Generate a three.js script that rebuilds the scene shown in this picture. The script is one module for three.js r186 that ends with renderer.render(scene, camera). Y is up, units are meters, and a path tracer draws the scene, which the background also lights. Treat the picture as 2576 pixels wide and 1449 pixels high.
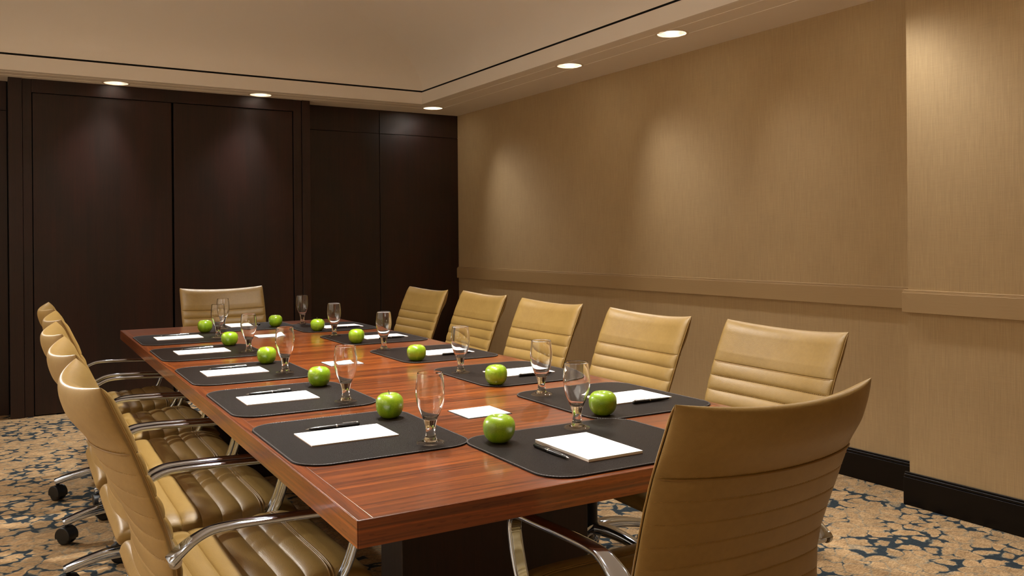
import * as THREE from 'three';
import { RoundedBoxGeometry } from 'three/addons/geometries/RoundedBoxGeometry.js';
import { mergeGeometries } from 'three/addons/utils/BufferGeometryUtils.js';

// ------------------------------------------------------------------ camera, exposure
const scene = new THREE.Scene();
scene.background = new THREE.Color(0x000000);
const FPX = 2148, IW = 2576, IH = 1449;
const camera = new THREE.PerspectiveCamera(2 * Math.atan(IH / 2 / FPX) * 180 / Math.PI, IW / IH, 0.05, 40);
camera.rotation.order = 'YXZ';
camera.position.set(0, 1.23, 0);
camera.rotation.y = -0.5472;
camera.rotation.z = -0.0086;
camera.setViewOffset(IW, IH, 0, IH / 2 - 606.4, IW, IH);
const renderer = new THREE.WebGLRenderer({ antialias: true });
renderer.toneMapping = THREE.LinearToneMapping;
renderer.toneMappingExposure = 1.42;
renderer.shadowMap.enabled = true;

const LAMP = new THREE.Color(1.0, 0.975, 0.925);   // warm white halogen
const ROW_CD = 7, BACK_CD = 9, TABLE_CD = 20;    // candela of wall-row, back-row and table downlights

// ------------------------------------------------------------------ small helpers
const V = (x, y, z) => new THREE.Vector3(x, y, z);
const lerp = (a, b, t) => a + (b - a) * t, clamp = (x, a, b) => Math.min(b, Math.max(a, x));
const sstep = (a, b, x) => { const t = clamp((x - a) / (b - a), 0, 1); return t * t * (3 - 2 * t); };
function rng(seed) { let s = seed >>> 0; return () => { s = (s + 0x6D2B79F5) >>> 0; let t = Math.imul(s ^ (s >>> 15), 1 | s); t = (t + Math.imul(t ^ (t >>> 7), 61 | t)) ^ t; return ((t ^ (t >>> 14)) >>> 0) / 4294967296; }; }
const taken = new Map();
function numbered(name) { const n = taken.get(name) || 0; taken.set(name, n + 1); return n ? `${name}_${String(n).padStart(3, '0')}` : name; }
function boxUV(g0) {   // uv in metres by dominant axis
  const g = g0.index ? g0.toNonIndexed() : g0;
  const p = g.attributes.position, uv = new Float32Array(p.count * 2);
  for (let i = 0; i < p.count; i += 3) {
    const a = V().fromBufferAttribute(p, i), b = V().fromBufferAttribute(p, i + 1), c = V().fromBufferAttribute(p, i + 2);
    const n = b.clone().sub(a).cross(c.clone().sub(a)), ax = Math.abs(n.x), ay = Math.abs(n.y), az = Math.abs(n.z);
    [a, b, c].forEach((q, k) => {
      const o = (i + k) * 2;
      if (ay >= ax && ay >= az) { uv[o] = q.x; uv[o + 1] = q.z; } else if (ax >= az) { uv[o] = q.z; uv[o + 1] = q.y; } else { uv[o] = q.x; uv[o + 1] = q.y; }
    });
  }
  g.setAttribute('uv', new THREE.BufferAttribute(uv, 2));
  return g;
}
function bx(x0, x1, y0, y1, z0, z1, bevel = 0) {
  const w = Math.abs(x1 - x0), h = Math.abs(y1 - y0), d = Math.abs(z1 - z0);
  const g = bevel ? new RoundedBoxGeometry(w, h, d, 2, Math.min(bevel, w / 2.01, h / 2.01, d / 2.01)) : new THREE.BoxGeometry(w, h, d);
  g.translate((x0 + x1) / 2, (y0 + y1) / 2, (z0 + z1) / 2);
  return boxUV(g);
}
function merge(list) { return list.length === 1 ? list[0] : mergeGeometries(list.map(g => { const q = g.index ? g.toNonIndexed() : g; for (const k of Object.keys(q.attributes)) if (!['position', 'normal', 'uv'].includes(k)) q.deleteAttribute(k); return q; })); }
function mesh(name, geo, mat, parent) {
  const m = new THREE.Mesh(Array.isArray(geo) ? merge(geo) : geo, mat);
  m.name = parent && parent !== scene ? name : numbered(name);
  m.castShadow = m.receiveShadow = true;
  (parent || scene).add(m);
  return m;
}
function thing(name, label, category, group) {
  const o = new THREE.Group(); o.name = numbered(name); o.userData = { label, category };
  if (group) o.userData.group = group;
  scene.add(o); return o;
}
function structure(o) { o.userData.kind = 'structure'; return o; }
function dup(src, name, label, group) {
  const o = src.clone(); o.name = numbered(name); o.userData = { ...src.userData, label };
  if (group) o.userData.group = group;
  scene.add(o); return o;
}
// grid surface from a function; closed loops share an averaged seam normal
function grid(nu, nv, fn, closedU = false) {
  const pos = [], uv = [], idx = [];
  for (let j = 0; j <= nv; j++) for (let i = 0; i <= nu; i++) { const r = fn(i / nu, j / nv); pos.push(r[0], r[1], r[2]); uv.push(r[3] ?? i / nu, r[4] ?? j / nv); }
  for (let j = 0; j < nv; j++) for (let i = 0; i < nu; i++) { const a = j * (nu + 1) + i, b = a + 1, c = a + nu + 1, d = c + 1; idx.push(a, b, d, a, d, c); }
  const g = new THREE.BufferGeometry();
  g.setAttribute('position', new THREE.Float32BufferAttribute(pos, 3));
  g.setAttribute('uv', new THREE.Float32BufferAttribute(uv, 2));
  g.setIndex(idx); g.computeVertexNormals();
  if (closedU) {
    const n = g.attributes.normal;
    for (let j = 0; j <= nv; j++) { const a = j * (nu + 1), b = a + nu, q = V(n.getX(a) + n.getX(b), n.getY(a) + n.getY(b), n.getZ(a) + n.getZ(b)).normalize(); n.setXYZ(a, q.x, q.y, q.z); n.setXYZ(b, q.x, q.y, q.z); }
  }
  return g;
}
const spow = (x, p) => Math.sign(x) * Math.pow(Math.abs(x), p);
// sweep a rounded flat section along points in the y-z plane at x = x0
function sweep(pts, hw, ht, n = 48, m = 16, x0 = 0) {
  const curve = new THREE.CatmullRomCurve3(pts.map(p => V(0, p[1], p[0])), false, 'centripetal');
  const fw = typeof hw === 'function' ? hw : () => hw, ft = typeof ht === 'function' ? ht : () => ht;
  const total = curve.getLength();
  const nn = n + 4;
  return grid(m, nn, (u, v) => {
    const j = Math.round(v * nn), s = j <= 1 ? 0 : j >= nn - 1 ? 1 : clamp((j - 2) / (nn - 4), 0, 1);
    const k = j === 0 || j === nn ? 0.001 : j === 1 || j === nn - 1 ? 0.72 : 1;
    const p = curve.getPointAt(s), t = curve.getTangentAt(s), a = u * Math.PI * 2;
    const x = k * fw(s) * spow(Math.cos(a), 0.55), q = k * ft(s) * spow(Math.sin(a), 0.7);
    const push = (j <= 1 && j === 0 ? -1 : 0) * 0.001 + (j === nn ? 0.001 : 0);
    return [x0 + x, p.y + q * t.z + t.y * push, p.z - q * t.y + t.z * push, u * 0.08, s * total];
  }, true);
}
function tube(pts, r, n = 40, m = 8) {   // round cord with closed, tapered ends
  const c = new THREE.CatmullRomCurve3(pts, false, 'centripetal'), f = c.computeFrenetFrames(n, false);
  return grid(m, n, (u, v) => { const j = Math.round(v * n), p = c.getPointAt(j / n), k = r * (j === 0 || j === n ? 0.02 : 1), a = u * Math.PI * 2, x = Math.cos(a) * k, y = -Math.sin(a) * k, N = f.normals[j], B = f.binormals[j]; return [p.x + N.x * x + B.x * y, p.y + N.y * x + B.y * y, p.z + N.z * x + B.z * y, u * 0.02, v]; }, true);
}
function lathe(profile, seg = 48) { return new THREE.LatheGeometry(profile.map(p => new THREE.Vector2(p[0], p[1])), seg); }
function cyl(r0, r1, h, x, y, z, seg = 24) { const g = new THREE.CylinderGeometry(r0, r1, h, seg); g.translate(x, y, z); return g; }
function cylX(r, w, x, y, z, seg = 24) { const g = new THREE.CylinderGeometry(r, r, w, seg); g.rotateZ(Math.PI / 2); g.translate(x, y, z); return g; }

// ------------------------------------------------------------------ computed textures
function hash2(x, y, s) { let h = Math.imul(x, 374761393) ^ Math.imul(y, 668265263) ^ Math.imul(s, 2246822519); h = Math.imul(h ^ (h >>> 13), 1274126177); return ((h ^ (h >>> 16)) >>> 0) / 4294967296; }
function vnoise(x, y, px, py, s) {   // periodic value noise
  const xi = Math.floor(x), yi = Math.floor(y), fx = x - xi, fy = y - yi, ux = fx * fx * (3 - 2 * fx), uy = fy * fy * (3 - 2 * fy);
  const m = (a, p) => ((a % p) + p) % p, x0 = m(xi, px), x1 = m(xi + 1, px), y0 = m(yi, py), y1 = m(yi + 1, py);
  return lerp(lerp(hash2(x0, y0, s), hash2(x1, y0, s), ux), lerp(hash2(x0, y1, s), hash2(x1, y1, s), ux), uy);
}
function fbm(u, v, px, py, s, oct = 4) { let a = 0, w = 0.5, n = 0; for (let k = 0; k < oct; k++) { a += w * vnoise(u * px, v * py, px, py, s + k * 17); n += w; px *= 2; py *= 2; w *= 0.5; } return a / n; }
function worley(u, v, cx, cy, s) {   // periodic; returns F1, F2, id, F3
  const x = u * cx, y = v * cy, xi = Math.floor(x), yi = Math.floor(y); let f1 = 9, f2 = 9, f3 = 9, id = 0;
  for (let j = -1; j <= 1; j++) for (let i = -1; i <= 1; i++) {
    const gx = (((xi + i) % cx) + cx) % cx, gy = (((yi + j) % cy) + cy) % cy;
    const dx = xi + i + hash2(gx, gy, s) - x, dy = yi + j + hash2(gx, gy, s + 1) - y, d = Math.sqrt(dx * dx + dy * dy);
    if (d < f1) { f3 = f2; f2 = f1; f1 = d; id = gx + gy * cx; } else if (d < f2) { f3 = f2; f2 = d; } else if (d < f3) f3 = d;
  }
  return [f1, f2, id, f3];
}
function texture(w, h, fn, srgb, repX, repY) {   // fn(u, v) -> [r, g, b] in 0..255
  const data = new Uint8Array(w * h * 4);
  for (let j = 0; j < h; j++) for (let i = 0; i < w; i++) { const c = fn((i + 0.5) / w, (j + 0.5) / h), o = (j * w + i) * 4; data[o] = clamp(c[0], 0, 255); data[o + 1] = clamp(c[1], 0, 255); data[o + 2] = clamp(c[2], 0, 255); data[o + 3] = 255; }
  const t = new THREE.DataTexture(data, w, h, THREE.RGBAFormat);
  t.wrapS = t.wrapT = THREE.RepeatWrapping; t.magFilter = THREE.LinearFilter; t.minFilter = THREE.LinearMipmapLinearFilter; t.generateMipmaps = true;
  if (srgb) t.colorSpace = THREE.SRGBColorSpace;
  t.repeat.set(repX, repY); t.needsUpdate = true;
  return t;
}
const grey = x => [x, x, x];
function re(t, x, y, rot = 0) { const c = t.clone(); c.repeat.set(x, y); c.rotation = rot; c.needsUpdate = true; return c; }

// woven grass-cloth wall covering: fine vertical slubs crossed by thin weft
const weaveH = (u, v) => {
  const warp = vnoise(u * 500, v * 16, 500, 16, 5) * 0.65 + vnoise(u * 400, v * 9, 400, 9, 6) * 0.35;
  const weft = vnoise(u * 24, v * 420, 24, 420, 7);
  return warp * 0.80 + weft * 0.20;
};
const wallMap = texture(1024, 1024, (u, v) => { const k = weaveH(u, v) - 0.5, b = fbm(u, v, 5, 5, 9) - 0.5; return [184 + k * 19 + b * 7, 157 + k * 18 + b * 6, 115 + k * 15 + b * 4]; }, true, 1 / 0.9, 1 / 0.9);
const wallBump = texture(1024, 1024, (u, v) => grey(weaveH(u, v) * 255), false, 1 / 0.9, 1 / 0.9);
// carpet: tan pebble blobs on a teal ground
const carpetMap = texture(2048, 2048, (u, v) => {
  const wu = u + (fbm(u, v, 34, 34, 21, 3) - 0.5) * 0.034, wv = v + (fbm(u, v, 34, 34, 31, 3) - 0.5) * 0.034;
  const [f1, f2, id, f3] = worley(wu, wv, 25, 29, 41);
  const lo = fbm(u, v, 17, 17, 51, 3), fine = vnoise(u * 260, v * 800, 260, 800, 61) - 0.5;
  const w = Math.max(-0.10, -0.075 + (lo - 0.47) * 0.8) + Math.max(0, 0.50 - (f3 - f1)) * (0.10 + 2.4 * Math.max(0, lo - 0.38));
  const d = (f2 - f1) - w + fine * 0.03;
  const inside = sstep(-0.07, 0.06, d), edge = Math.max(1 - sstep(0.03, 0.16, d), 0.8 * (1 - sstep(0.02, 0.15, f2 - f1)));
  const tone = hash2(id, 3, 71), mott = fbm(u, v, 60, 60, 81, 3) - 0.5;
  const r = 156 + tone * 16 - edge * 30 + mott * 40 + fine * 54, g = 127 + tone * 12 - edge * 12 + mott * 38 + fine * 50, b = 90 + tone * 8 + edge * 6 + mott * 32 + fine * 42;
  const tr = 27 + fine * 14, tg = 40 + fine * 16, tb = 48 + fine * 16;
  return [lerp(tr, r, inside), lerp(tg, g, inside), lerp(tb, b, inside)];
}, true, 1 / 2.0, 1 / 2.0);
const carpetBump = texture(1024, 1024, (u, v) => grey(90 + 150 * vnoise(u * 170, v * 340, 170, 340, 91) * (0.6 + 0.4 * vnoise(u * 340, v * 340, 340, 340, 92))), false, 1, 1);
// dark stained veneer, grain along v
const dwH = (u, v) => 0.55 * fbm(u, v, 150, 4, 101, 3) + 0.45 * fbm(u, v, 34, 2, 111, 3);
const darkWoodMap = texture(1024, 1024, (u, v) => { const k = dwH(u, v) - 0.5, p = vnoise(u * 480, v * 22, 480, 22, 121) > 0.8 ? -8 : 0, red = fbm(u, v, 6, 3, 131, 2) - 0.5; return [36 + k * 26 + p + red * 22, 15 + k * 13 + p * 0.6 + red * 2, 9 + k * 9 + p * 0.5 - red * 2]; }, true, 1 / 1.1, 1 / 1.3);
const darkWoodBump = texture(512, 512, (u, v) => grey(dwH(u, v) * 255), false, 1 / 1.1, 1 / 1.3);
// table veneer, grain along u
const twH = (u, v) => { const wv = v + (fbm(u, v, 3, 5, 141, 2) - 0.5) * 0.012; return 0.40 * fbm(u, wv, 2, 150, 151, 4) + 0.18 * fbm(u, wv, 2, 30, 161, 3) + 0.42 * fbm(u, wv, 5, 300, 171, 2); };
const tableMap = texture(1024, 2048, (u, v) => { const k = (twH(u, v) - 0.5) * 2, pore = vnoise(u * 60, v * 700, 60, 700, 181) > 0.78 ? -16 : 0; const big = fbm(u, v, 2, 5, 191, 2) - 0.5; return [112 + k * 88 + pore + big * 14, 54 + k * 53 + pore * 0.8 + big * 9, 15 + k * 22 + pore * 0.6 + big * 7]; }, true, 1 / 1.4, 1 / 1.6);
// leather grain
const leatherBump = texture(512, 512, (u, v) => { const [f1, f2] = worley(u, v, 46, 46, 201); const [g1, g2] = worley(u, v, 21, 21, 211); return grey(255 * clamp(0.25 + 0.9 * Math.min(0.6, (f2 - f1)) + 0.35 * Math.min(0.5, g2 - g1), 0, 1)); }, false, 1 / 0.085, 1 / 0.085);
const leatherTone = texture(512, 512, (u, v) => { const k = fbm(u, v, 6, 6, 221, 4) - 0.5, f = fbm(u, v, 60, 60, 231, 2) - 0.5; return [146 + k * 14 + f * 9, 116 + k * 13 + f * 8, 62 + k * 10 + f * 6]; }, true, 1 / 0.5, 1 / 0.5);
const matBump = texture(512, 512, (u, v) => { const wu = u + 0.02 * (fbm(u, v, 5, 5, 241, 2) - 0.5); const [f1, f2] = worley(wu, v, 60, 34, 251); return grey(255 * clamp((f2 - f1) * 1.5, 0, 1)); }, false, 1 / 0.12, 1 / 0.12);
// apple skin with pale lenticels
const appleMap = texture(512, 256, (u, v) => { const st = fbm(u, v, 22, 3, 261, 3) - 0.5, bl = fbm(u, v, 5, 4, 271, 3) - 0.5; const [f1] = worley(u, v, 60, 30, 281); const dot = f1 < 0.13 ? 1 : 0; return [126 + st * 34 + bl * 44 + dot * 40, 158 + st * 26 + bl * 30 + dot * 30, 16 + st * 8 + bl * 12 + dot * 40]; }, true, 1, 1);
const plasterBump = texture(256, 256, (u, v) => grey(255 * fbm(u, v, 24, 24, 291, 4)), false, 1 / 0.6, 1 / 0.6);

// ------------------------------------------------------------------ materials
const std = o => new THREE.MeshStandardMaterial(o), phys = o => new THREE.MeshPhysicalMaterial(o);
const rgb = (r, g, b) => new THREE.Color(`rgb(${r},${g},${b})`);
const M = {
  wall: std({ map: wallMap, bumpMap: wallBump, bumpScale: 0.0003, roughness: 0.82 }),
  rail: std({ color: rgb(176, 147, 104), roughness: 0.5, bumpMap: re(darkWoodBump, 1, 4, Math.PI / 2), bumpScale: 0.0004 }),
  carpet: std({ map: carpetMap, bumpMap: re(carpetBump, 1, 1), bumpScale: 0.004, roughness: 1 }),
  darkWood: std({ map: darkWoodMap, bumpMap: darkWoodBump, bumpScale: 0.0003, roughness: 0.42 }),
  darkWoodPlain: std({ map: re(darkWoodMap, 1.4, 1.1), roughness: 0.42 }),
  black: std({ color: rgb(8, 6, 5), roughness: 0.8 }),
  base: phys({ color: rgb(12, 7, 6), roughness: 0.3, specularIntensity: 0.5 }),
  ceiling: std({ color: rgb(240, 231, 219), roughness: 0.9, bumpMap: plasterBump, bumpScale: 0.0005 }),
  cream: std({ color: rgb(226, 216, 200), roughness: 0.85, bumpMap: plasterBump, bumpScale: 0.0004 }),
  soffit: std({ color: rgb(236, 224, 208), roughness: 0.85, bumpMap: plasterBump, bumpScale: 0.0004 }),
  bead: std({ color: rgb(250, 240, 225), roughness: 0.6 }),
  tableTop: phys({ map: tableMap, roughness: 0.30, clearcoat: 0.5, clearcoatRoughness: 0.12 }),
  tableBand: phys({ map: re(tableMap, 1 / 1.4, 1 / 1.6, Math.PI / 2), roughness: 0.30, clearcoat: 0.5, clearcoatRoughness: 0.12 }),
  leather: std({ map: leatherTone, bumpMap: leatherBump, bumpScale: 0.00028, roughness: 0.38 }),
  cord: std({ map: leatherTone, color: rgb(235, 225, 205), roughness: 0.45 }),
  thread: std({ color: rgb(168, 132, 74), roughness: 0.7 }),
  chrome: std({ color: rgb(210, 224, 248), metalness: 1, roughness: 0.08 }),
  plastic: std({ color: rgb(14, 13, 13), roughness: 0.42 }),
  rubber: std({ color: rgb(22, 20, 19), roughness: 0.6 }),
  mat: phys({ color: rgb(24, 15, 9), bumpMap: matBump, bumpScale: 0.0005, roughness: 0.42, specularIntensity: 0.2 }),
  matEdge: std({ color: rgb(66, 60, 56), roughness: 0.42 }),
  paper: std({ color: rgb(246, 244, 240), roughness: 0.75 }),
  pages: std({ color: rgb(226, 216, 205), roughness: 0.85 }),
  board: std({ color: rgb(150, 112, 92), roughness: 0.85 }),
  pen: phys({ color: rgb(16, 15, 15), roughness: 0.22, clearcoat: 0.6 }),
  steel: std({ color: rgb(205, 203, 200), metalness: 1, roughness: 0.18 }),
  apple: phys({ map: appleMap, roughness: 0.34, clearcoat: 0.55, clearcoatRoughness: 0.16 }),
  stem: std({ color: rgb(86, 66, 34), roughness: 0.8 }),
  glass: phys({ color: 0xffffff, transmission: 1, thickness: 0.01, ior: 1.5, roughness: 0 }),
  pane: phys({ color: 0xffffff, transmission: 1, thickness: 0, ior: 1.5, roughness: 0 }),
  plate: std({ color: rgb(236, 234, 230), roughness: 0.5 }),
  lampGlow: std({ color: 0x000000, emissive: new THREE.Color(1, 0.93, 0.82), emissiveIntensity: 12, roughness: 0.5 }),
  reflector: std({ color: rgb(240, 238, 232), metalness: 1, roughness: 0.32 }),
  ring: std({ color: rgb(228, 212, 190), roughness: 0.55 }),
};

// ------------------------------------------------------------------ the room  (x right, D = -z away from the camera)
const C = 2.421, XW = 3.786, XP = 3.609, DB = 7.19, DC = 6.995, XL = -1.35, DR = -2.0, DP = 2.414;
const floor = structure(mesh('floor', bx(XL - 0.1, XW + 0.1, -0.08, 0, -DB - 0.1, -DR + 0.1), M.carpet));
const wallR = structure(mesh('wall_right', [bx(XW, XW + 0.12, 0, C + 0.02, -DB - 0.1, -DP + 0.05), bx(XP, XW + 0.12, 0, C + 0.02, -DP, -DR + 0.1)], M.wall));
structure(mesh('wall_left', bx(XL - 0.12, XL, 0, C + 0.02, -DB - 0.1, -DR + 0.1), M.cream));
structure(mesh('wall_front', bx(XL - 0.12, XW + 0.12, 0, C + 0.02, -DR, -DR + 0.12), M.wall));

function railAlong(name, x, d0, d1) {   // chair rail on a wall whose face is at x, running d0..d1
  const o = structure(new THREE.Group()); o.name = numbered(name); scene.add(o);
  mesh('board', bx(x - 0.020, x, 0.887, 0.978, -d1, -d0, 0.0015), M.rail, o);
  mesh('bead', bx(x - 0.015, x, 0.978, 0.9835, -d1, -d0 - 0.005, 0.001), M.rail, o);
  mesh('cap', bx(x - 0.011, x, 0.9835, 0.990, -d1, -d0 - 0.009, 0.002), M.rail, o);
  return o;
}
railAlong('trim_1', XW, DP, DB); railAlong('trim_2', XP, DR, DP + 0.02);
function baseAlong(name, x, d0, d1) {
  const o = structure(new THREE.Group()); o.name = numbered(name); scene.add(o);
  mesh('board', bx(x - 0.020, x, 0, 0.128, -d1, -d0, 0.002), M.base, o);
  mesh('cap', bx(x - 0.017, x, 0.128, 0.142, -d1, -d0, 0.005), M.base, o);
  mesh('quirk', bx(x - 0.010, x, 0.142, 0.150, -d1, -d0, 0.003), M.base, o);
  return o;
}
baseAlong('baseboard_right', XW, DP, DB); baseAlong('baseboard_pillar', XP, DR, DP + 0.02);

// back wall: black core, veneered panels with recessed joints, and the door set
const wallB = structure(mesh('wall_back', bx(XL - 0.1, XW + 0.1, 0, C + 0.02, -DB - 0.12, -DB - 0.012), M.black));
for (const [x0, x1] of [[2.30, 2.988], [2.994, XW], [XL, -0.62], [-0.614, 0.098]])
  for (const [y0, y1] of [[0, 2.206], [2.210, C]]) mesh('panel', bx(x0, x1, y0, y1, -DB - 0.012, -DB, 0.0012), M.darkWood, wallB);
const casing = structure(new THREE.Group()); casing.name = numbered('trim_3'); scene.add(casing);
for (const [x0, x1, d] of [[0.105, 0.191, DC], [0.193, 0.250, DC + 0.012], [2.149, 2.217, DC + 0.012], [2.219, 2.287, DC]]) mesh('jamb', bx(x0, x1, 0, C, -DB - 0.01, -d, 0.0015), M.darkWood, casing);
mesh('header', bx(0.250, 2.149, 2.325, C, -DB - 0.01, -DC - 0.006, 0.0015), M.darkWoodPlain, casing);
mesh('door_stop', bx(0.250, 2.149, 0, 2.325, -DB - 0.01, -DC - 0.07), M.black, casing);
const doors = [[0.256, 1.194], [1.210, 2.143]].map(([x0, x1], i) => {
  const d = structure(new THREE.Group()); d.name = `door_${i + 1}`; scene.add(d);
  mesh('leaf', bx(x0, x1, 0.008, 2.322, -DC - 0.062, -DC - 0.020, 0.0015), M.darkWood, d);
  return d;
});

// ceiling: soffit ring with lamp holes, fascia, shadow gap, coved tray
const XS0 = -0.70, XS1 = 3.185, DS0 = -1.3, DS1 = 6.70, YF = 2.520;
const RL = 0.0865;
const rowR = [6.862, 4.756, 3.732, 2.68, 1.62].map(d => [3.367, d]);
const rowB = [[0.792, 6.897], [1.852, 6.897]];
const rowL = [5.80, 4.40, 3.00, 1.60, 5.10, 3.70, 2.30, 0.90].map(d => [-0.90, d]);
const rowT = [1.8, 2.9, 4.0].map(d => [1.22, d]);
const ceiling = structure(new THREE.Group()); ceiling.name = 'ceiling'; scene.add(ceiling);
{
  const sh = new THREE.Shape([[XL - 0.1, -DR + 0.1], [XW + 0.1, -DR + 0.1], [XW + 0.1, -DB - 0.1], [XL - 0.1, -DB - 0.1]].map(p => new THREE.Vector2(p[0], p[1])));
  sh.holes.push(new THREE.Path([[XS0, -DS0], [XS0, -DS1], [XS1, -DS1], [XS1, -DS0]].map(p => new THREE.Vector2(p[0], p[1]))));
  for (const [x, d] of [...rowR, ...rowB, ...rowL]) { const h = new THREE.Path(); h.absarc(x, -d, RL, 0, Math.PI * 2, true); sh.holes.push(h); }
  const g = new THREE.ExtrudeGeometry(sh, { depth: 0.03, bevelEnabled: false, curveSegments: 40 });
  g.rotateX(Math.PI / 2);            // shape y -> z, depth -> -y
  g.translate(0, C + 0.03, 0);
  mesh('soffit', boxUV(g), M.soffit, ceiling);
  const t = 0.02, f = 0.003;
  mesh('fascia', [bx(XS1 - f, XS1 + t, C - f, YF, -DS1 - t, -DS0 + t), bx(XS0 - t, XS0 + f, C - f, YF, -DS1 - t, -DS0 + t), bx(XS0, XS1, C - f, YF, -DS1 - t, -DS1 + f), bx(XS0, XS1, C - f, YF, -DS0 - f, -DS0 + t)], M.ceiling, ceiling);
  mesh('shadow_gap', [bx(XS1 + 0.012, XS1 + 0.03, YF - 0.01, YF + 0.03, -DS1 - 0.03, -DS0 + 0.03), bx(XS0 - 0.03, XS0 - 0.012, YF - 0.01, YF + 0.03, -DS1 - 0.03, -DS0 + 0.03), bx(XS0, XS1, YF - 0.01, YF + 0.03, -DS1 - 0.03, -DS1 - 0.012), bx(XS0, XS1, YF - 0.01, YF + 0.03, -DS0 + 0.012, -DS0 + 0.03)], M.black, ceiling);
  // cove: quarter ellipse rising to a flat field
  const IN = 1.20, RISE = 0.36, Y0 = YF + 0.014, prof = v => [IN * (1 - Math.cos(v * Math.PI / 2)), RISE * Math.sin(v * Math.PI / 2)];
  const corner = [[XS0, -DS0, 1, -1], [XS1, -DS0, -1, -1], [XS1, -DS1, -1, 1], [XS0, -DS1, 1, 1]];
  const sides = [];
  for (let k = 0; k < 4; k++) {
    const a = corner[k], b = corner[(k + 1) % 4];
    sides.push(grid(2, 28, (u, v) => { const [i, r] = prof(v), ax = a[0] + a[2] * i, az = a[1] + a[3] * i, bx_ = b[0] + b[2] * i, bz = b[1] + b[3] * i; return [lerp(ax, bx_, u), Y0 + r, lerp(az, bz, u), lerp(ax, bx_, u) + lerp(az, bz, u), i + r]; }));
  }
  mesh('cove', merge(sides), M.ceiling, ceiling);
  const fs = new THREE.Shape([[XS0 + IN - 0.01, -DS0 - IN + 0.01], [XS1 - IN + 0.01, -DS0 - IN + 0.01], [XS1 - IN + 0.01, -DS1 + IN - 0.01], [XS0 + IN - 0.01, -DS1 + IN - 0.01]].map(p => new THREE.Vector2(p[0], p[1])));
  for (const [x, d] of rowT) { const h = new THREE.Path(); h.absarc(x, -d, RL, 0, Math.PI * 2, true); fs.holes.push(h); }
  const fg = new THREE.ExtrudeGeometry(fs, { depth: 0.03, bevelEnabled: false, curveSegments: 40 });
  fg.rotateX(Math.PI / 2); fg.translate(0, Y0 + RISE + 0.03, 0);
  mesh('tray_field', boxUV(fg), M.ceiling, ceiling);
  for (const off of [0.108, 0.262]) {   // the two flush beads of the slot band that carries the lamps
    const w = 0.003, y0 = C - 0.0018, x0 = XS0 - off, x1 = XS1 + off, d0 = DS0 - off * 0.8, d1 = DS1 + off * 0.82;
    mesh('bead', [bx(x1 - w, x1 + w, y0, C + 0.001, -d1, -d0), bx(x0 - w, x0 + w, y0, C + 0.001, -d1, -d0), bx(x0, x1, y0, C + 0.001, -d1 - w, -d1 + w), bx(x0, x1, y0, C + 0.001, -d0 - w, -d0 + w)], M.bead, ceiling);
  }
}
// ------------------------------------------------------------------ recessed downlights
const canGeo = lathe([[0.052, 0.105], [0.060, 0.090], [0.072, 0.060], [0.080, 0.025], [0.0835, 0.0]], 48);
const ringGeo = lathe([[0.0825, 0.004], [0.0825, -0.002], [0.088, -0.0035], [0.096, -0.002], [0.097, 0.0005]], 48);
const lampDeep = lathe([[0.0, 0.070], [0.030, 0.073], [0.047, 0.084], [0.052, 0.100], [0.052, 0.106], [0.0, 0.106]], 32);
const lampLens = lathe([[0.0, 0.026], [0.040, 0.028], [0.062, 0.034], [0.0725, 0.046], [0.0725, 0.052], [0.0, 0.052]], 40);
function downlight(x, y, d, label, group, cd, aim, angle, pen, lens) {
  const o = thing('recessed_downlight', label, 'downlight', group);
  o.position.set(x, y, -d);
  mesh('reflector', canGeo, M.reflector, o); mesh('trim_ring', ringGeo, M.ring, o); mesh('lamp', lens ? lampLens : lampDeep, M.lampGlow, o);
  const s = new THREE.SpotLight(LAMP, cd, 0, angle, pen, 2);
  s.position.set(0, lens ? 0.018 : 0.066, 0); s.target.position.set(aim[0], -1, aim[1]);
  s.castShadow = true; s.shadow.radius = 2.2; s.shadow.mapSize.set(1024, 1024);
  o.add(s); o.add(s.target);
}
const RA = 0.90, RP = 0.9;
const rowLabel = ['round recessed downlight in the soffit corner where dark panels meet beige wall', 'round recessed downlight with lamp glare in the soffit beside the beige wall', 'round recessed downlight with silvery ribbed reflector in the soffit beside the beige wall'];
rowR.forEach(([x, d], i) => downlight(x, C, d, rowLabel[i] || 'round recessed downlight in the beige wall soffit past the pillar', i > 2 ? 'downlights past the pillar' : 'downlights along the beige wall', i === 2 ? ROW_CD * 0.45 : ROW_CD, [-0.34, 0.95], RA, RP));
rowB.forEach(([x, d], i) => downlight(x, C, d, ['round recessed downlight above the dark door leaf beside the dark opening', 'round recessed downlight above the dark door leaf beside the panelled wall'][i], 'downlights above the doors', BACK_CD, [-0.22, 0.35], 0.74, 0.7));
rowL.forEach(([x, d], i) => downlight(x, C, d, i > 3 ? 'added round recessed downlight turned to the unseen wall behind the open side chairs' : 'round recessed downlight in the soffit turned to the open side chairs', i > 3 ? 'added wall washers on the open side' : 'downlights on the open side', ROW_CD * (i > 3 ? 1.65 : 2.6), i > 3 ? [-0.45, 0] : [0.40, 1.55], i > 3 ? 0.9 : 0.66, 1.0, true));  // the wall-turned lamps are added, out of view, to bounce light onto the ceiling
rowT.forEach(([x, d], i) => downlight(x, YF + 0.014 + 0.36, d, 'round recessed downlight in the raised ceiling above the table', 'downlights above the table', TABLE_CD * [0.5, 1.0, 1.1][i], [0, 0], 0.98, 1.0));

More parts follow.
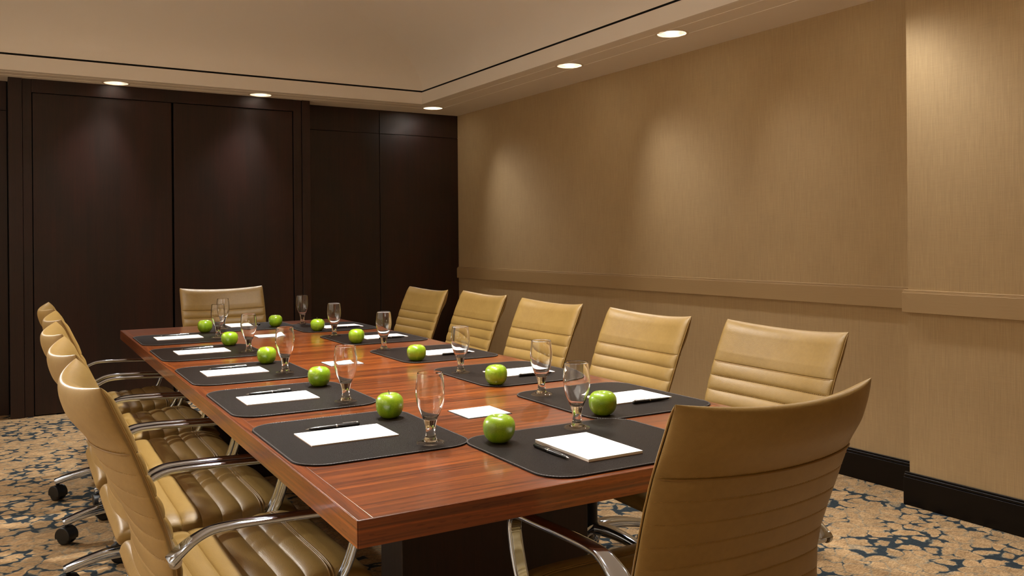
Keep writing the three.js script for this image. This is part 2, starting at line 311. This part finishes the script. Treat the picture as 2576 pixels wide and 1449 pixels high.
// ------------------------------------------------------------------ table frame: a across, b along, both from the near open-side corner
const TX = 0.5476, TD = 1.428, TR = 0.0196, TW = 1.288, TL = 3.90, T = 0.74, ct = Math.cos(TR), st = Math.sin(TR);
const W = (a, b, y) => V(TX + a * ct + b * st, y, -(TD - a * st + b * ct));
const place = (o, a, b, y, yaw = 0) => { o.position.copy(W(a, b, y)); o.rotation.y = -TR + yaw; return o; };   // local +x = a, local -z = b
{
  const t = thing('conference_table', 'long reddish brown wooden conference table with thick square edge', 'table');
  place(t, 0, 0, 0);
  const E = 0.028, TH = 0.050;
  mesh('table_top', bx(E, TW - E, T - TH, T, -TL, 0, 0.0012), M.tableTop, t);
  mesh('edge_band', bx(0, E - 0.0003, T - TH, T, -TL, 0, 0.0012), M.tableBand, t);
  mesh('edge_band', bx(TW - E + 0.0003, TW, T - TH, T, -TL, 0, 0.0012), M.tableBand, t);
  mesh('side_band', bx(-0.0022, -0.0001, T - TH, T - 0.0004, -TL, 0, 0.0006), M.tableTop, t); mesh('side_band', bx(TW + 0.0001, TW + 0.0022, T - TH, T - 0.0004, -TL, 0, 0.0006), M.tableTop, t);
  mesh('end_band', bx(0, TW, T - TH, T - 0.0004, 0.0001, 0.0022, 0.0006), M.tableTop, t); mesh('end_band', bx(0, TW, T - TH, T - 0.0004, -TL - 0.0022, -TL - 0.0001, 0.0006), M.tableTop, t);
  for (const b of [0.65, TL - 0.80]) mesh('pedestal', bx(0.355, 0.95, 0, T - TH, -b - 0.15, -b, 0.002), M.darkWood, t);
  mesh('stretcher', bx(0.63, 0.68, 0.25, 0.55, -TL + 0.80, -0.80, 0.002), M.darkWood, t);
}

// ------------------------------------------------------------------ office chair (local: +z is the front, origin on the floor under the column)
const profZ = [[0.40, -0.150], [0.45, -0.142], [0.50, -0.140], [0.56, -0.146], [0.61, -0.157], [0.68, -0.180], [0.74, -0.201], [0.80, -0.223], [0.85, -0.245], [0.90, -0.267], [0.945, -0.286]];
const zEdge = y => { for (let i = 1; i < profZ.length; i++) if (y <= profZ[i][0] || i === profZ.length - 1) { const a = profZ[i - 1], b = profZ[i]; return lerp(a[1], b[1], (y - a[0]) / (b[0] - a[0])); } };
const BACK_LO = 0.415, BACK_HI = 0.942, seams = [0.464, 0.512, 0.560, 0.608, 0.656, 0.704, 0.752, 0.802];
const halfW = y => 0.265 - 0.008 * Math.exp(-(((y - 0.60) / 0.10) ** 2));
const sag = y => lerp(0.018, 0.046, sstep(0.42, 0.92, y));
const edgeShape = (u, p) => Math.sqrt(Math.max(0, 1 - Math.pow(Math.abs(u), p)));
function ribPhase(y) { for (let i = 1; i < seams.length; i++) if (y < seams[i] && y >= seams[i - 1]) return (y - seams[i - 1]) / (seams[i] - seams[i - 1]); return null; }
function puff(y) {   // 0 in a seam, 1 at the crown of a rib
  const t = ribPhase(y);
  if (t !== null) return Math.pow(Math.sin(Math.PI * t), 0.55);
  if (y < seams[0]) return Math.pow(clamp((seams[0] - y) / 0.03, 0, 1), 0.5) * 0.8;
  return Math.pow(clamp((y - 0.802) / 0.035, 0, 1), 0.5);
}
const ribCrown = y => { const t = ribPhase(y); return t === null ? 1 : Math.sin(Math.PI * t); };
const seamNear = y => { let d = 9; for (const s of seams) d = Math.min(d, Math.abs(y - s)); return d; };
function backPoint(u, y, side) {   // nominal height y before the dipped top is applied
  const k = (y - BACK_LO) / (BACK_HI - BACK_LO), yy = y - 0.017 * (1 - u * u) * k * k;
  const kt = side > 0 ? 0.93 : 0.80, top = k > kt ? Math.sqrt(Math.max(0, 1 - ((k - kt) / (1 - kt)) ** 2)) : 1, bot = k < 0.03 ? Math.sqrt(Math.max(0, 1 - ((0.03 - k) / 0.03) ** 2)) : 1;
  const head = y > 0.802 ? 1 : 0, e = edgeShape(u, side > 0 ? 9 : 6) * top * bot;
  const zc = zEdge(y) - sag(y) * (1 - u * u);
  const off = side > 0 ? e * (0.0165 + 0.0100 * puff(y) + head * 0.003) + 0.002 * top : -(e * (0.019 - 0.0014 * Math.exp(-((seamNear(y) / 0.0016) ** 2)) + 0.0010 * ribCrown(y) + head * 0.012 * sstep(0.802, 0.87, y)) + 0.002 * top);
  return [u * halfW(y), yy, zc + off];
}
function ribRows() { const r = []; const N = 170; for (let i = 0; i <= N; i++) r.push(lerp(BACK_LO, BACK_HI, i / N)); for (const s of seams) r.push(s, s - 0.0015, s + 0.0015); for (let i = 1; i < 12; i++) r.push(BACK_HI - 0.006 * (1 - i / 12) ** 2); r.sort((a, b) => a - b); return r; }
const rows = ribRows();
const backGeo = grid(72, rows.length - 1, (p, q) => {
  const y = rows[Math.round(q * (rows.length - 1))], front = p <= 0.5, s = front ? p * 2 : (1 - p) * 2, u = Math.cos(Math.PI * s) , r = backPoint(u, y, front ? 1 : -1);
  return [r[0], r[1], r[2], (front ? 0 : 1.1) + u * 0.265, y];
}, true);
const sideCord = sgn => tube(Array.from({ length: 26 }, (_, i) => { const y = lerp(BACK_LO + 0.01, BACK_HI - 0.004, i / 25); const r = backPoint(sgn * 0.999, y, 1); return V(r[0] + sgn * 0.0005, r[1], r[2] - 0.002); }), 0.0022, 60, 8);
const headCord = side => tube(Array.from({ length: 25 }, (_, i) => { const u = lerp(-0.992, 0.992, i / 24), r = backPoint(u, 0.8005, side); return V(r[0], r[1] - 0.002, r[2] + side * 0.0004); }), 0.0028, 60, 8);
const stitchRow = (y, side) => { const list = []; for (let i = 0; i < 56; i++) { const u = lerp(-0.96, 0.96, i / 55), a = backPoint(u, y, side), b = backPoint(u + 0.016, y, side); const g = new THREE.CylinderGeometry(0.0006, 0.0006, Math.hypot(b[0] - a[0], b[2] - a[2]), 4); g.rotateZ(Math.PI / 2); g.rotateY(-Math.atan2(b[2] - a[2], b[0] - a[0])); g.translate((a[0] + b[0]) / 2, (a[1] + b[1]) / 2, (a[2] + b[2]) / 2 + side * 0.0004); list.push(g); } return list; };
// seat
const seatSeams = [-0.135, -0.08, -0.025, 0.03, 0.085, 0.14, 0.197], SZ0 = -0.19, SZ1 = 0.305;
function seatPuff(z) { for (let i = 1; i < seatSeams.length; i++) if (z >= seatSeams[i - 1] && z < seatSeams[i]) return Math.pow(Math.sin(Math.PI * (z - seatSeams[i - 1]) / (seatSeams[i] - seatSeams[i - 1])), 0.55); if (z < seatSeams[0]) return Math.pow(clamp((seatSeams[0] - z) / 0.03, 0, 1), 0.5); return Math.pow(clamp((z - seatSeams[6]) / 0.03, 0, 1), 0.5); }
const seatRows = (() => { const r = []; for (let i = 0; i <= 120; i++) r.push(lerp(SZ0, SZ1, i / 120)); for (const s of seatSeams) r.push(s, s - 0.0015, s + 0.0015); for (let i = 1; i < 8; i++) r.push(SZ1 - 0.003 * (1 - i / 8) ** 2); r.sort((a, b) => a - b); return r; })();
function seatPoint(ang, z) {
  const k = z > SZ1 - 0.05 ? Math.sqrt(Math.max(0, 1 - ((z - SZ1 + 0.05) / 0.05) ** 2)) : z < SZ0 + 0.02 ? Math.sqrt(Math.max(0, 1 - ((SZ0 + 0.02 - z) / 0.02) ** 2)) : 1;
  const c = Math.cos(ang), s = Math.sin(ang), hh = 0.034, yc = 0.436 + 0.012 * sstep(0.05, 0.22, z) - 0.022 * sstep(0.20, SZ1, z);
  const x = 0.258 * spow(c, 0.42), un = x / 0.258;
  let y = hh * k * spow(s, 0.62);
  if (s > 0) y += k * Math.pow(s, 0.5) * (0.008 * seatPuff(z) - 0.006 * (1 - un * un));
  const xx = x * (1 - (1 - k) * 0.04) + Math.sign(x) * (s > -0.2 ? 0.004 * seatPuff(z) * Math.abs(un) ** 6 : 0);
  return [xx, yc + y, z];
}
const seatGeo = grid(56, seatRows.length - 1, (p, q) => { const z = seatRows[Math.round(q * (seatRows.length - 1))], r = seatPoint(-Math.PI / 2 + p * Math.PI * 2, z); return [r[0], r[1], r[2], p * 0.75, z]; }, true);
const seatCord = z => tube(Array.from({ length: 31 }, (_, i) => { const r = seatPoint(lerp(-0.08, Math.PI + 0.08, i / 30), z); return V(r[0] * 1.004, r[1] + 0.0012, r[2]); }), 0.0024, 70, 6);
const seatSide = tube(Array.from({ length: 21 }, (_, i) => { const z = lerp(SZ0 + 0.02, SZ1 - 0.03, i / 20), r = seatPoint(-0.55, z); return V(r[0], r[1], r[2]); }), 0.0022, 40, 6);
const seatSide2 = seatSide.clone().scale(-1, 1, 1); { const ix = seatSide2.index.array; for (let i = 0; i < ix.length; i += 3) { const t = ix[i]; ix[i] = ix[i + 1]; ix[i + 1] = t; } seatSide2.computeVertexNormals(); }
// arms
const armPath = [[-0.158, 0.568], [-0.140, 0.584], [-0.112, 0.604], [-0.078, 0.618], [-0.03, 0.622], [0.06, 0.620], [0.15, 0.616], [0.222, 0.612], [0.248, 0.603], [0.257, 0.582], [0.252, 0.55], [0.242, 0.515], [0.226, 0.475], [0.200, 0.437], [0.166, 0.411], [0.125, 0.395], [0.085, 0.388]];
const armX = 0.273;
const armGeo = sgn => sweep(armPath, s => 0.0178 + 0.007 * (1 - sstep(0.02, 0.16, s)), s => 0.0076 + 0.003 * (1 - sstep(0, 0.1, s)), 90, 20, sgn * armX);
const starGeo = sweep([[0.0, 0.118], [0.05, 0.124], [0.13, 0.121], [0.21, 0.107], [0.250, 0.096], [0.274, 0.088]], s => 0.030 - 0.011 * s, s => 0.024 - 0.010 * s, 30, 16);
const casterHood = (() => { const s = new THREE.Shape(); s.absarc(0, 0, 0.029, -0.25, Math.PI + 0.25, false); s.closePath(); const g = new THREE.ExtrudeGeometry(s, { depth: 0.040, bevelEnabled: true, bevelSize: 0.003, bevelThickness: 0.003, bevelSegments: 2, curveSegments: 20 }); g.translate(0, 0.031, -0.020); return g; })();
const wheelGeo = (() => { const g = lathe([[0, -0.009], [0.020, -0.009], [0.0265, -0.006], [0.0275, 0], [0.0265, 0.006], [0.020, 0.009], [0, 0.009]], 28); g.rotateX(Math.PI / 2); return g; })();
const G = {
  stitchFront: merge(seams.slice(0, 7).flatMap(y => stitchRow(y + 0.0016, 1))), stitchRear: merge(seams.flatMap(y => stitchRow(y + 0.0012, -1))),
  pan: bx(-0.225, 0.225, 0.388, 0.404, -0.16, 0.235, 0.006), mech: merge([bx(-0.075, 0.075, 0.345, 0.392, -0.13, 0.11, 0.012), bx(-0.035, 0.035, 0.325, 0.36, -0.05, 0.06, 0.012), cylX(0.010, 0.16, 0.15, 0.366, 0.03, 14)]),
  bracket: bx(-armX, armX, 0.378, 0.392, 0.088, 0.122, 0.004), hub: lathe([[0.0, 0.062], [0.030, 0.064], [0.036, 0.085], [0.036, 0.128], [0.030, 0.138], [0.0, 0.139]], 28),
  column: lathe([[0.0, 0.135], [0.0255, 0.136], [0.0255, 0.270], [0.022, 0.276], [0.0, 0.277]], 24), piston: cyl(0.0145, 0.0145, 0.08, 0, 0.312, 0, 20),
  stemPin: cyl(0.006, 0.006, 0.024, 0, 0.066, 0, 10), spine: bx(-0.03, 0.03, 0.37, 0.425, -0.175, -0.10, 0.008),
};
function makeChair(label, spin) {
  const o = thing('office_chair', label, 'chair', 'tan leather chairs around the table');
  const back = mesh('backrest', backGeo, M.leather, o);
  mesh('side_piping', sideCord(1), M.cord, back); mesh('side_piping', sideCord(-1), M.cord, back);
  mesh('seam_cord', headCord(1), M.cord, back); mesh('seam_cord', headCord(-1), M.cord, back);
  mesh('stitching', G.stitchFront, M.thread, back); mesh('stitching', G.stitchRear, M.thread, back);
  const seat = mesh('seat', seatGeo, M.leather, o);
  mesh('seam_cord', seatCord(0.1925), M.cord, seat); mesh('seam_cord', seatCord(0.2015), M.cord, seat);
  mesh('side_piping', seatSide, M.cord, seat); mesh('side_piping', seatSide2, M.cord, seat);
  for (const s of [1, -1]) {
    const arm = mesh('armrest', armGeo(s), M.chrome, o);
    mesh('bolt', [cylX(0.0135, 0.008, s * (armX + 0.016), 0.571, -0.150), cylX(0.008, 0.010, s * (armX + 0.0165), 0.571, -0.150), cylX(0.011, 0.04, s * (armX - 0.016), 0.571, -0.150)], M.steel, arm);
  }
  mesh('arm_bracket', G.bracket, M.chrome, o);
  mesh('seat_pan', G.pan, M.plastic, o); mesh('tilt_mechanism', G.mech, M.plastic, o); mesh('back_bracket', G.spine, M.plastic, o);
  mesh('gas_column', G.column, M.plastic, o); mesh('piston', G.piston, M.chrome, o); mesh('base_hub', G.hub, M.chrome, o);
  addStar(o, spin);
  return o;
}
function addStar(o, spin) {
  for (let k = 0; k < 5; k++) {
    const a = spin + k * Math.PI * 2 / 5, leg = mesh('base_leg', starGeo, M.chrome, o); leg.rotation.y = a;
    const c = mesh('caster', [casterHood.clone(), G.stemPin.clone()], M.plastic, o);
    c.position.set(Math.sin(a) * 0.262, 0, Math.cos(a) * 0.262); c.rotation.y = a + 0.7 + k * 1.3; c.scale.setScalar(1.15);
    for (const z of [-0.0125, 0.0125]) { const w = mesh('wheel', wheelGeo, M.rubber, c); w.position.set(0, 0.0278, z); }
  }
}
const ord = ['first', 'second', 'third', 'fourth', 'fifth'];
const WALLSIDE = i => `at ${ord[i]} place from dark doors, beige wall side`, OPENSIDE = i => `at ${ord[i]} place from dark doors, open side`;
const HEAD_FAR = 'at the table end before the dark doors', HEAD_NEAR = 'at the table end opposite the dark doors';
const chairAt = [];
[[-0.381, 0.736, 1.6], [-0.386, 1.338, 0.4], [-0.389, 1.941, -0.2], [-0.368, 2.546, 0.1], [-0.372, 3.207, 0.5]].forEach(([a, b, y], i) => chairAt.push([a + 0.286, b, Math.PI / 2, y, OPENSIDE(4 - i)]));
[[1.698, 0.578, -1.6], [1.688, 1.270, -1.7], [1.713, 2.020, 0.5], [1.765, 2.800, -0.8], [1.715, 3.430, 2.1]].forEach(([a, b, y], i) => chairAt.push([a - 0.286, b, -Math.PI / 2, y, WALLSIDE(4 - i)]));
chairAt.push([0.672, 4.437 - 0.286, 0, 0.7, HEAD_FAR], [0.738, -0.292 + 0.286, Math.PI, 0.4, HEAD_NEAR]);
const spins = [3.10, 3.20, 3.12, 3.22, 3.05, 3.2, 3.1, 3.16, 3.18, 3.12, 0.6, 2.9];
chairAt.forEach(([a, b, dir, dy, where], i) => place(makeChair(`tan ribbed leather swivel chair ${where}`, spins[i]), a, b, 0, dir + dy * Math.PI / 180));

// ------------------------------------------------------------------ place settings
function roundRect(w, h, r) { const s = new THREE.Shape(), x = w / 2, y = h / 2; s.moveTo(-x + r, -y); s.lineTo(x - r, -y); s.absarc(x - r, -y + r, r, -Math.PI / 2, 0); s.lineTo(x, y - r); s.absarc(x - r, y - r, r, 0, Math.PI / 2); s.lineTo(-x + r, y); s.absarc(-x + r, y - r, r, Math.PI / 2, Math.PI); s.lineTo(-x, -y + r); s.absarc(-x + r, -y + r, r, Math.PI, Math.PI * 1.5); return s; }
const MATW = 0.500, MATD = 0.435, MATH = 0.004;   // local x = along the table edge, local z = depth
const matGeo = (() => { const g = new THREE.ExtrudeGeometry(roundRect(MATW, MATD, 0.075), { depth: 0.0024, bevelEnabled: true, bevelThickness: 0.0008, bevelSize: 0.0008, bevelSegments: 2, curveSegments: 14 }); g.rotateX(-Math.PI / 2); g.translate(0, 0.0008, 0); return boxUV(g); })();
const rimGeo = (() => {   // whip-stitched rolled rim
  const pts = roundRect(MATW - 0.004, MATD - 0.004, 0.073).getSpacedPoints(480), n = 480, m = 8;
  return grid(m, n, (u, v) => { const j = Math.round(v * n) % n, p = pts[j], q = pts[(j + 1) % n], o = pts[(j + n - 1) % n], tx = q.x - o.x, ty = q.y - o.y, l = Math.hypot(tx, ty) || 1, r = 0.0021 * (1 + 0.22 * (j % 2 ? 1 : -1)), a = u * Math.PI * 2; return [p.x + ty / l * r * Math.cos(a), 0.0027 + r * Math.sin(a) * 0.85, -(p.y - tx / l * r * Math.cos(a)), u * 0.01, v * 1.8]; }, true);
})();
function makeMat(label) { const o = thing('desk_mat', label, 'desk mat', 'black leather desk mats'); mesh('pad', matGeo, M.mat, o); mesh('stitched_rim', rimGeo, M.matEdge, o); return o; }
// notepad: local x = 0.150 wide, z = 0.222 long
const padPages = h => bx(-0.075, 0.075, 0.0008, h - 0.0006, -0.111, 0.111, 0.0003), padTop = h => bx(-0.0752, 0.0752, h - 0.0005, h, -0.1112, 0.1112), padBack = bx(-0.075, 0.075, 0, 0.0009, -0.111, 0.111);
const printMap = (() => {   // a tiny unreadable grey imprint beside the edge of the sheet
  const c = document.createElement('canvas'); c.width = 300; c.height = 444; const x = c.getContext('2d');
  x.fillStyle = 'rgb(246,244,240)'; x.fillRect(0, 0, 300, 444); x.fillStyle = 'rgb(150,146,142)'; const r = rng(77);
  for (let k = 0; k < 13; k++) x.fillRect(232 + k * 4.2, 220 - 3 * r(), 2.2, 4 + 2 * r());
  const t = new THREE.CanvasTexture(c); t.colorSpace = THREE.SRGBColorSpace; return t;
})();
function makePad(label, h, print) {
  const o = thing('notepad', label, 'notepad', 'white notepads on the mats');
  mesh('page_block', padPages(h), M.pages, o); mesh('backing_board', padBack, M.board, o);
  if (print) { const g = padTop(h), p = g.attributes.position, uv = g.attributes.uv; for (let i = 0; i < p.count; i++) uv.setXY(i, p.getX(i) / 0.1504 + 0.5, 0.5 - p.getZ(i) / 0.2224); mesh('top_sheet', g, std({ map: printMap, roughness: 0.75 }), o); } else mesh('top_sheet', padTop(h), M.paper, o);
  return o;
}
// pen: local z axis, tip at +z
const penBody = (() => { const g = lathe([[0.0, -0.072], [0.0043, -0.072], [0.0048, -0.070], [0.0050, -0.02], [0.0050, 0.0], [0.0047, 0.035], [0.0036, 0.058], [0.0022, 0.064]], 18); g.rotateX(Math.PI / 2); return g; })();
const penTip = (() => { const g = lathe([[0.0023, 0.0635], [0.0016, 0.068], [0.0006, 0.0725], [0, 0.0728]], 14); g.rotateX(Math.PI / 2); return g; })();
const penRing = (() => { const g = lathe([[0.0050, -0.012], [0.0054, -0.0115], [0.0054, -0.0085], [0.0050, -0.008]], 18); g.rotateX(Math.PI / 2); return g; })();
const penClip = merge([bx(-0.0016, 0.0016, 0.0058, 0.0068, -0.066, -0.026, 0.0004), bx(-0.0016, 0.0016, 0.003, 0.0066, -0.068, -0.064, 0.0004)]);
function makePen(label) { const o = thing('ballpoint_pen', label, 'pen', 'black pens beside the notepads'); mesh('barrel', penBody, M.pen, o); mesh('tip', penTip, M.steel, o); mesh('ring', penRing, M.steel, o); mesh('clip', penClip, M.steel, o); return o; }
// goblet
const curveOf = (p, n) => new THREE.SplineCurve(p.map(q => new THREE.Vector2(q[0], q[1]))).getPoints(n);
const stemOut = [[0.0200, 0.0066], [0.0165, 0.0100], [0.0138, 0.0145], [0.0120, 0.021], [0.0113, 0.030], [0.0122, 0.040], [0.0146, 0.050], [0.0160, 0.0555], [0.0166, 0.0580]];
const bowlOut = [[0.0166, 0.0580], [0.0182, 0.0605], [0.0205, 0.0655], [0.0262, 0.079], [0.0318, 0.097], [0.0347, 0.114], [0.0352, 0.124], [0.0343, 0.142], [0.0322, 0.160], [0.0308, 0.1705]];
const bowlIn = [[0.0303, 0.1715], [0.0297, 0.1705], [0.0310, 0.160], [0.0330, 0.142], [0.0339, 0.124], [0.0334, 0.114], [0.0304, 0.097], [0.0246, 0.079], [0.0180, 0.0662], [0.0120, 0.0622], [0.005, 0.0606], [0, 0.0603]];
const stemGeo = new THREE.LatheGeometry([new THREE.Vector2(0, 0.0062), ...curveOf(stemOut, 44), new THREE.Vector2(0, 0.0592)], 56);
const bowlGeo = (() => { const i = curveOf(bowlIn, 60); i[i.length - 1].x = 0; return new THREE.LatheGeometry([...curveOf(bowlOut, 60), ...i], 64); })();
const footGeo = lathe([[0, 0.0003], [0.030, 0.0003], [0.0335, 0.0008], [0.0342, 0.0024], [0.0330, 0.0040], [0.027, 0.0054], [0.0212, 0.0064], [0, 0.0066]], 64);
function makeGlass(label) { const o = thing('water_goblet', label, 'glass', 'stemmed water glasses'); mesh('bowl', bowlGeo, M.glass, o); mesh('stem', stemGeo, M.glass, o); mesh('foot', footGeo, M.pane, o); return o; }
// apples
function appleGeo(seed) {
  const r = rng(seed), l1 = 0.012 + r() * 0.02, ph = r() * 6.28, tall = 0.95 + r() * 0.10, lean = (r() - 0.5) * 0.05;
  const g = grid(48, 36, (u, v) => {
    const th = v * Math.PI, a = u * Math.PI * 2, s = Math.sin(th), c = Math.cos(th);   // v = 0 top
    const lobes = 1 + (l1 + 0.03 * Math.max(0, -c)) * Math.cos(5 * a + ph) * s * (0.35 + 0.65 * Math.abs(c)) + 0.018 * Math.cos(2 * a + ph * 2) * s;
    let R = 0.0385 * Math.pow(s, 0.86) * (1 + 0.10 * c - 0.03 * c * c) * lobes;
    let y = 0.0375 * tall * spow(c, 0.86) - 0.013 * Math.exp(-((R / 0.0125) ** 2)) * (c > 0 ? 1 : -0.55);
    return [R * Math.cos(a) + lean * y, y, R * Math.sin(a), u, v];
  }, true);
  g.computeBoundingBox(); g.translate(0, -g.boundingBox.min.y, 0); g.computeBoundingBox();
  { const ix = g.index.array; for (let i = 0; i < ix.length; i += 3) { const t = ix[i]; ix[i] = ix[i + 1]; ix[i + 1] = t; } const nn = g.attributes.normal; for (let i = 0; i < nn.count; i++) nn.setXYZ(i, -nn.getX(i), -nn.getY(i), -nn.getZ(i)); }
  return g;
}
const appleKinds = [1, 2, 3, 4].map(k => appleGeo(k * 101));
function makeApple(label, k, stem, yaw, tilt) {
  const o = thing('apple', label, 'apple', 'green apples on the mats'), g = appleKinds[k % 4], top = g.boundingBox.max.y;
  const b = mesh('skin', g, M.apple, o);
  if (stem) mesh('stem', tube([V(0, top - 0.016, 0), V(0.001, top - 0.004, 0.0005), V(0.003, top + 0.005, 0.001), V(0.005, top + 0.010, 0.001)], 0.0011, 12, 7), M.stem, o);
  o.rotation.set(0, yaw, 0); o.userData.tilt = undefined; delete o.userData.tilt;
  return o;
}
// settings: [mat a, b, quarter turn], pad [a, b], pen [a, b], apple [a, b], glass [a, b], where
const settings = [];
const Lm = [0.634, 1.245, 1.868, 2.573, 3.225], Lpad = [[0.199, 0.633], [0.189, 1.242], [0.195, 1.880], [0.206, 2.585], [0.210, 3.250]], Lap = [[0.376, 0.780], [0.370, 1.396], [0.358, 2.047], [0.364, 2.758], [0.380, 3.457]], Lgl = [[0.344, 0.442], [0.350, 1.068], [0.352, 1.752], [0.381, 2.448], [0.388, 3.147]];
const Rm = [0.680, 1.300, 1.970, 2.690, 3.365], Rpad = [[1.112, 0.660], [1.090, 1.283], [1.108, 1.955], [1.110, 2.690], [1.108, 3.335]], Rap = [[0.894, 0.493], [0.890, 1.094], [0.900, 1.782], [0.904, 2.503], [0.923, 3.178]], Rgl = [[0.915, 0.846], [0.903, 1.388], [0.918, 2.185], [0.910, 2.854], [0.968, 3.616]];
for (let i = 0; i < 5; i++) settings.push({ mat: [0.2275, Lm[i]], dir: Math.PI / 2, pad: Lpad[i], pen: [Lpad[i][0] - 0.003, Lpad[i][1] + 0.095], apple: Lap[i], glass: Lgl[i], where: OPENSIDE(4 - i) });
for (let i = 0; i < 5; i++) settings.push({ mat: [1.060, Rm[i]], dir: -Math.PI / 2, pad: Rpad[i], pen: [Rpad[i][0] + 0.018, Rpad[i][1] - 0.095], apple: Rap[i], glass: Rgl[i], where: WALLSIDE(4 - i) });
settings.push({ mat: [0.655, 3.650], dir: 0, pad: [0.633, 3.750], pen: [0.730, 3.750], apple: [0.793, 3.565], glass: [0.505, 3.602], where: HEAD_FAR });
settings.push({ mat: [0.668, 0.235], dir: Math.PI, pad: [0.638, 0.205], pen: [0.536, 0.203], apple: [0.492, 0.368], glass: [0.736, 0.390], where: HEAD_NEAR });
const stems = [1, 0, 0, 0, 0, 0, 0, 0, 0, 1, 1, 0];
settings.forEach((s, i) => {
  const near = s.where === HEAD_NEAR, ph = near ? 0.0065 : 0.0035, r = rng(500 + i);
  place(makeMat(`black leather desk mat ${s.where}`), s.mat[0], s.mat[1], T, s.dir);
  place(makePad(near ? `thick white notepad with small grey imprint ${s.where}` : `white notepad on black mat ${s.where}`, ph, near), s.pad[0], s.pad[1], T + MATH, s.dir + Math.PI + (near ? Math.PI : Math.PI));
  place(makePen(`black ballpoint pen beside the notepad ${s.where}`), s.pen[0], s.pen[1], T + MATH + 0.0052, s.dir + Math.PI + (r() - 0.5) * 0.03);
  place(makeApple(`green apple ${stems[i] ? 'with stem ' : ''}on mat ${s.where}`, i, stems[i], r() * 6.28), s.apple[0], s.apple[1], T + MATH - 0.0004, r() * 6.28);
  place(makeGlass(`empty stemmed water glass ${s.where}`), s.glass[0], s.glass[1], T + MATH - 0.0002, 0);
});
// white cover plates let into the table top
[[0.627, 0.722, 'nearest the table end opposite the dark doors'], [0.627, 1.905, 'at the middle of the table'], [0.636, 3.105, 'nearest the table end before the dark doors']].forEach(([a, b, w]) => {
  const o = thing('outlet_cover', `white cover plate in the table top ${w}`, 'cover plate', 'white cover plates along the table');
  place(o, a, b, T);
  mesh('rim', bx(-0.070, 0.070, -0.002, 0.0012, -0.066, 0.066, 0.0005), M.black, o);
  mesh('lid', bx(-0.067, 0.067, 0.0005, 0.0026, -0.064, 0.062, 0.0006), M.plate, o);
});

renderer.render(scene, camera);
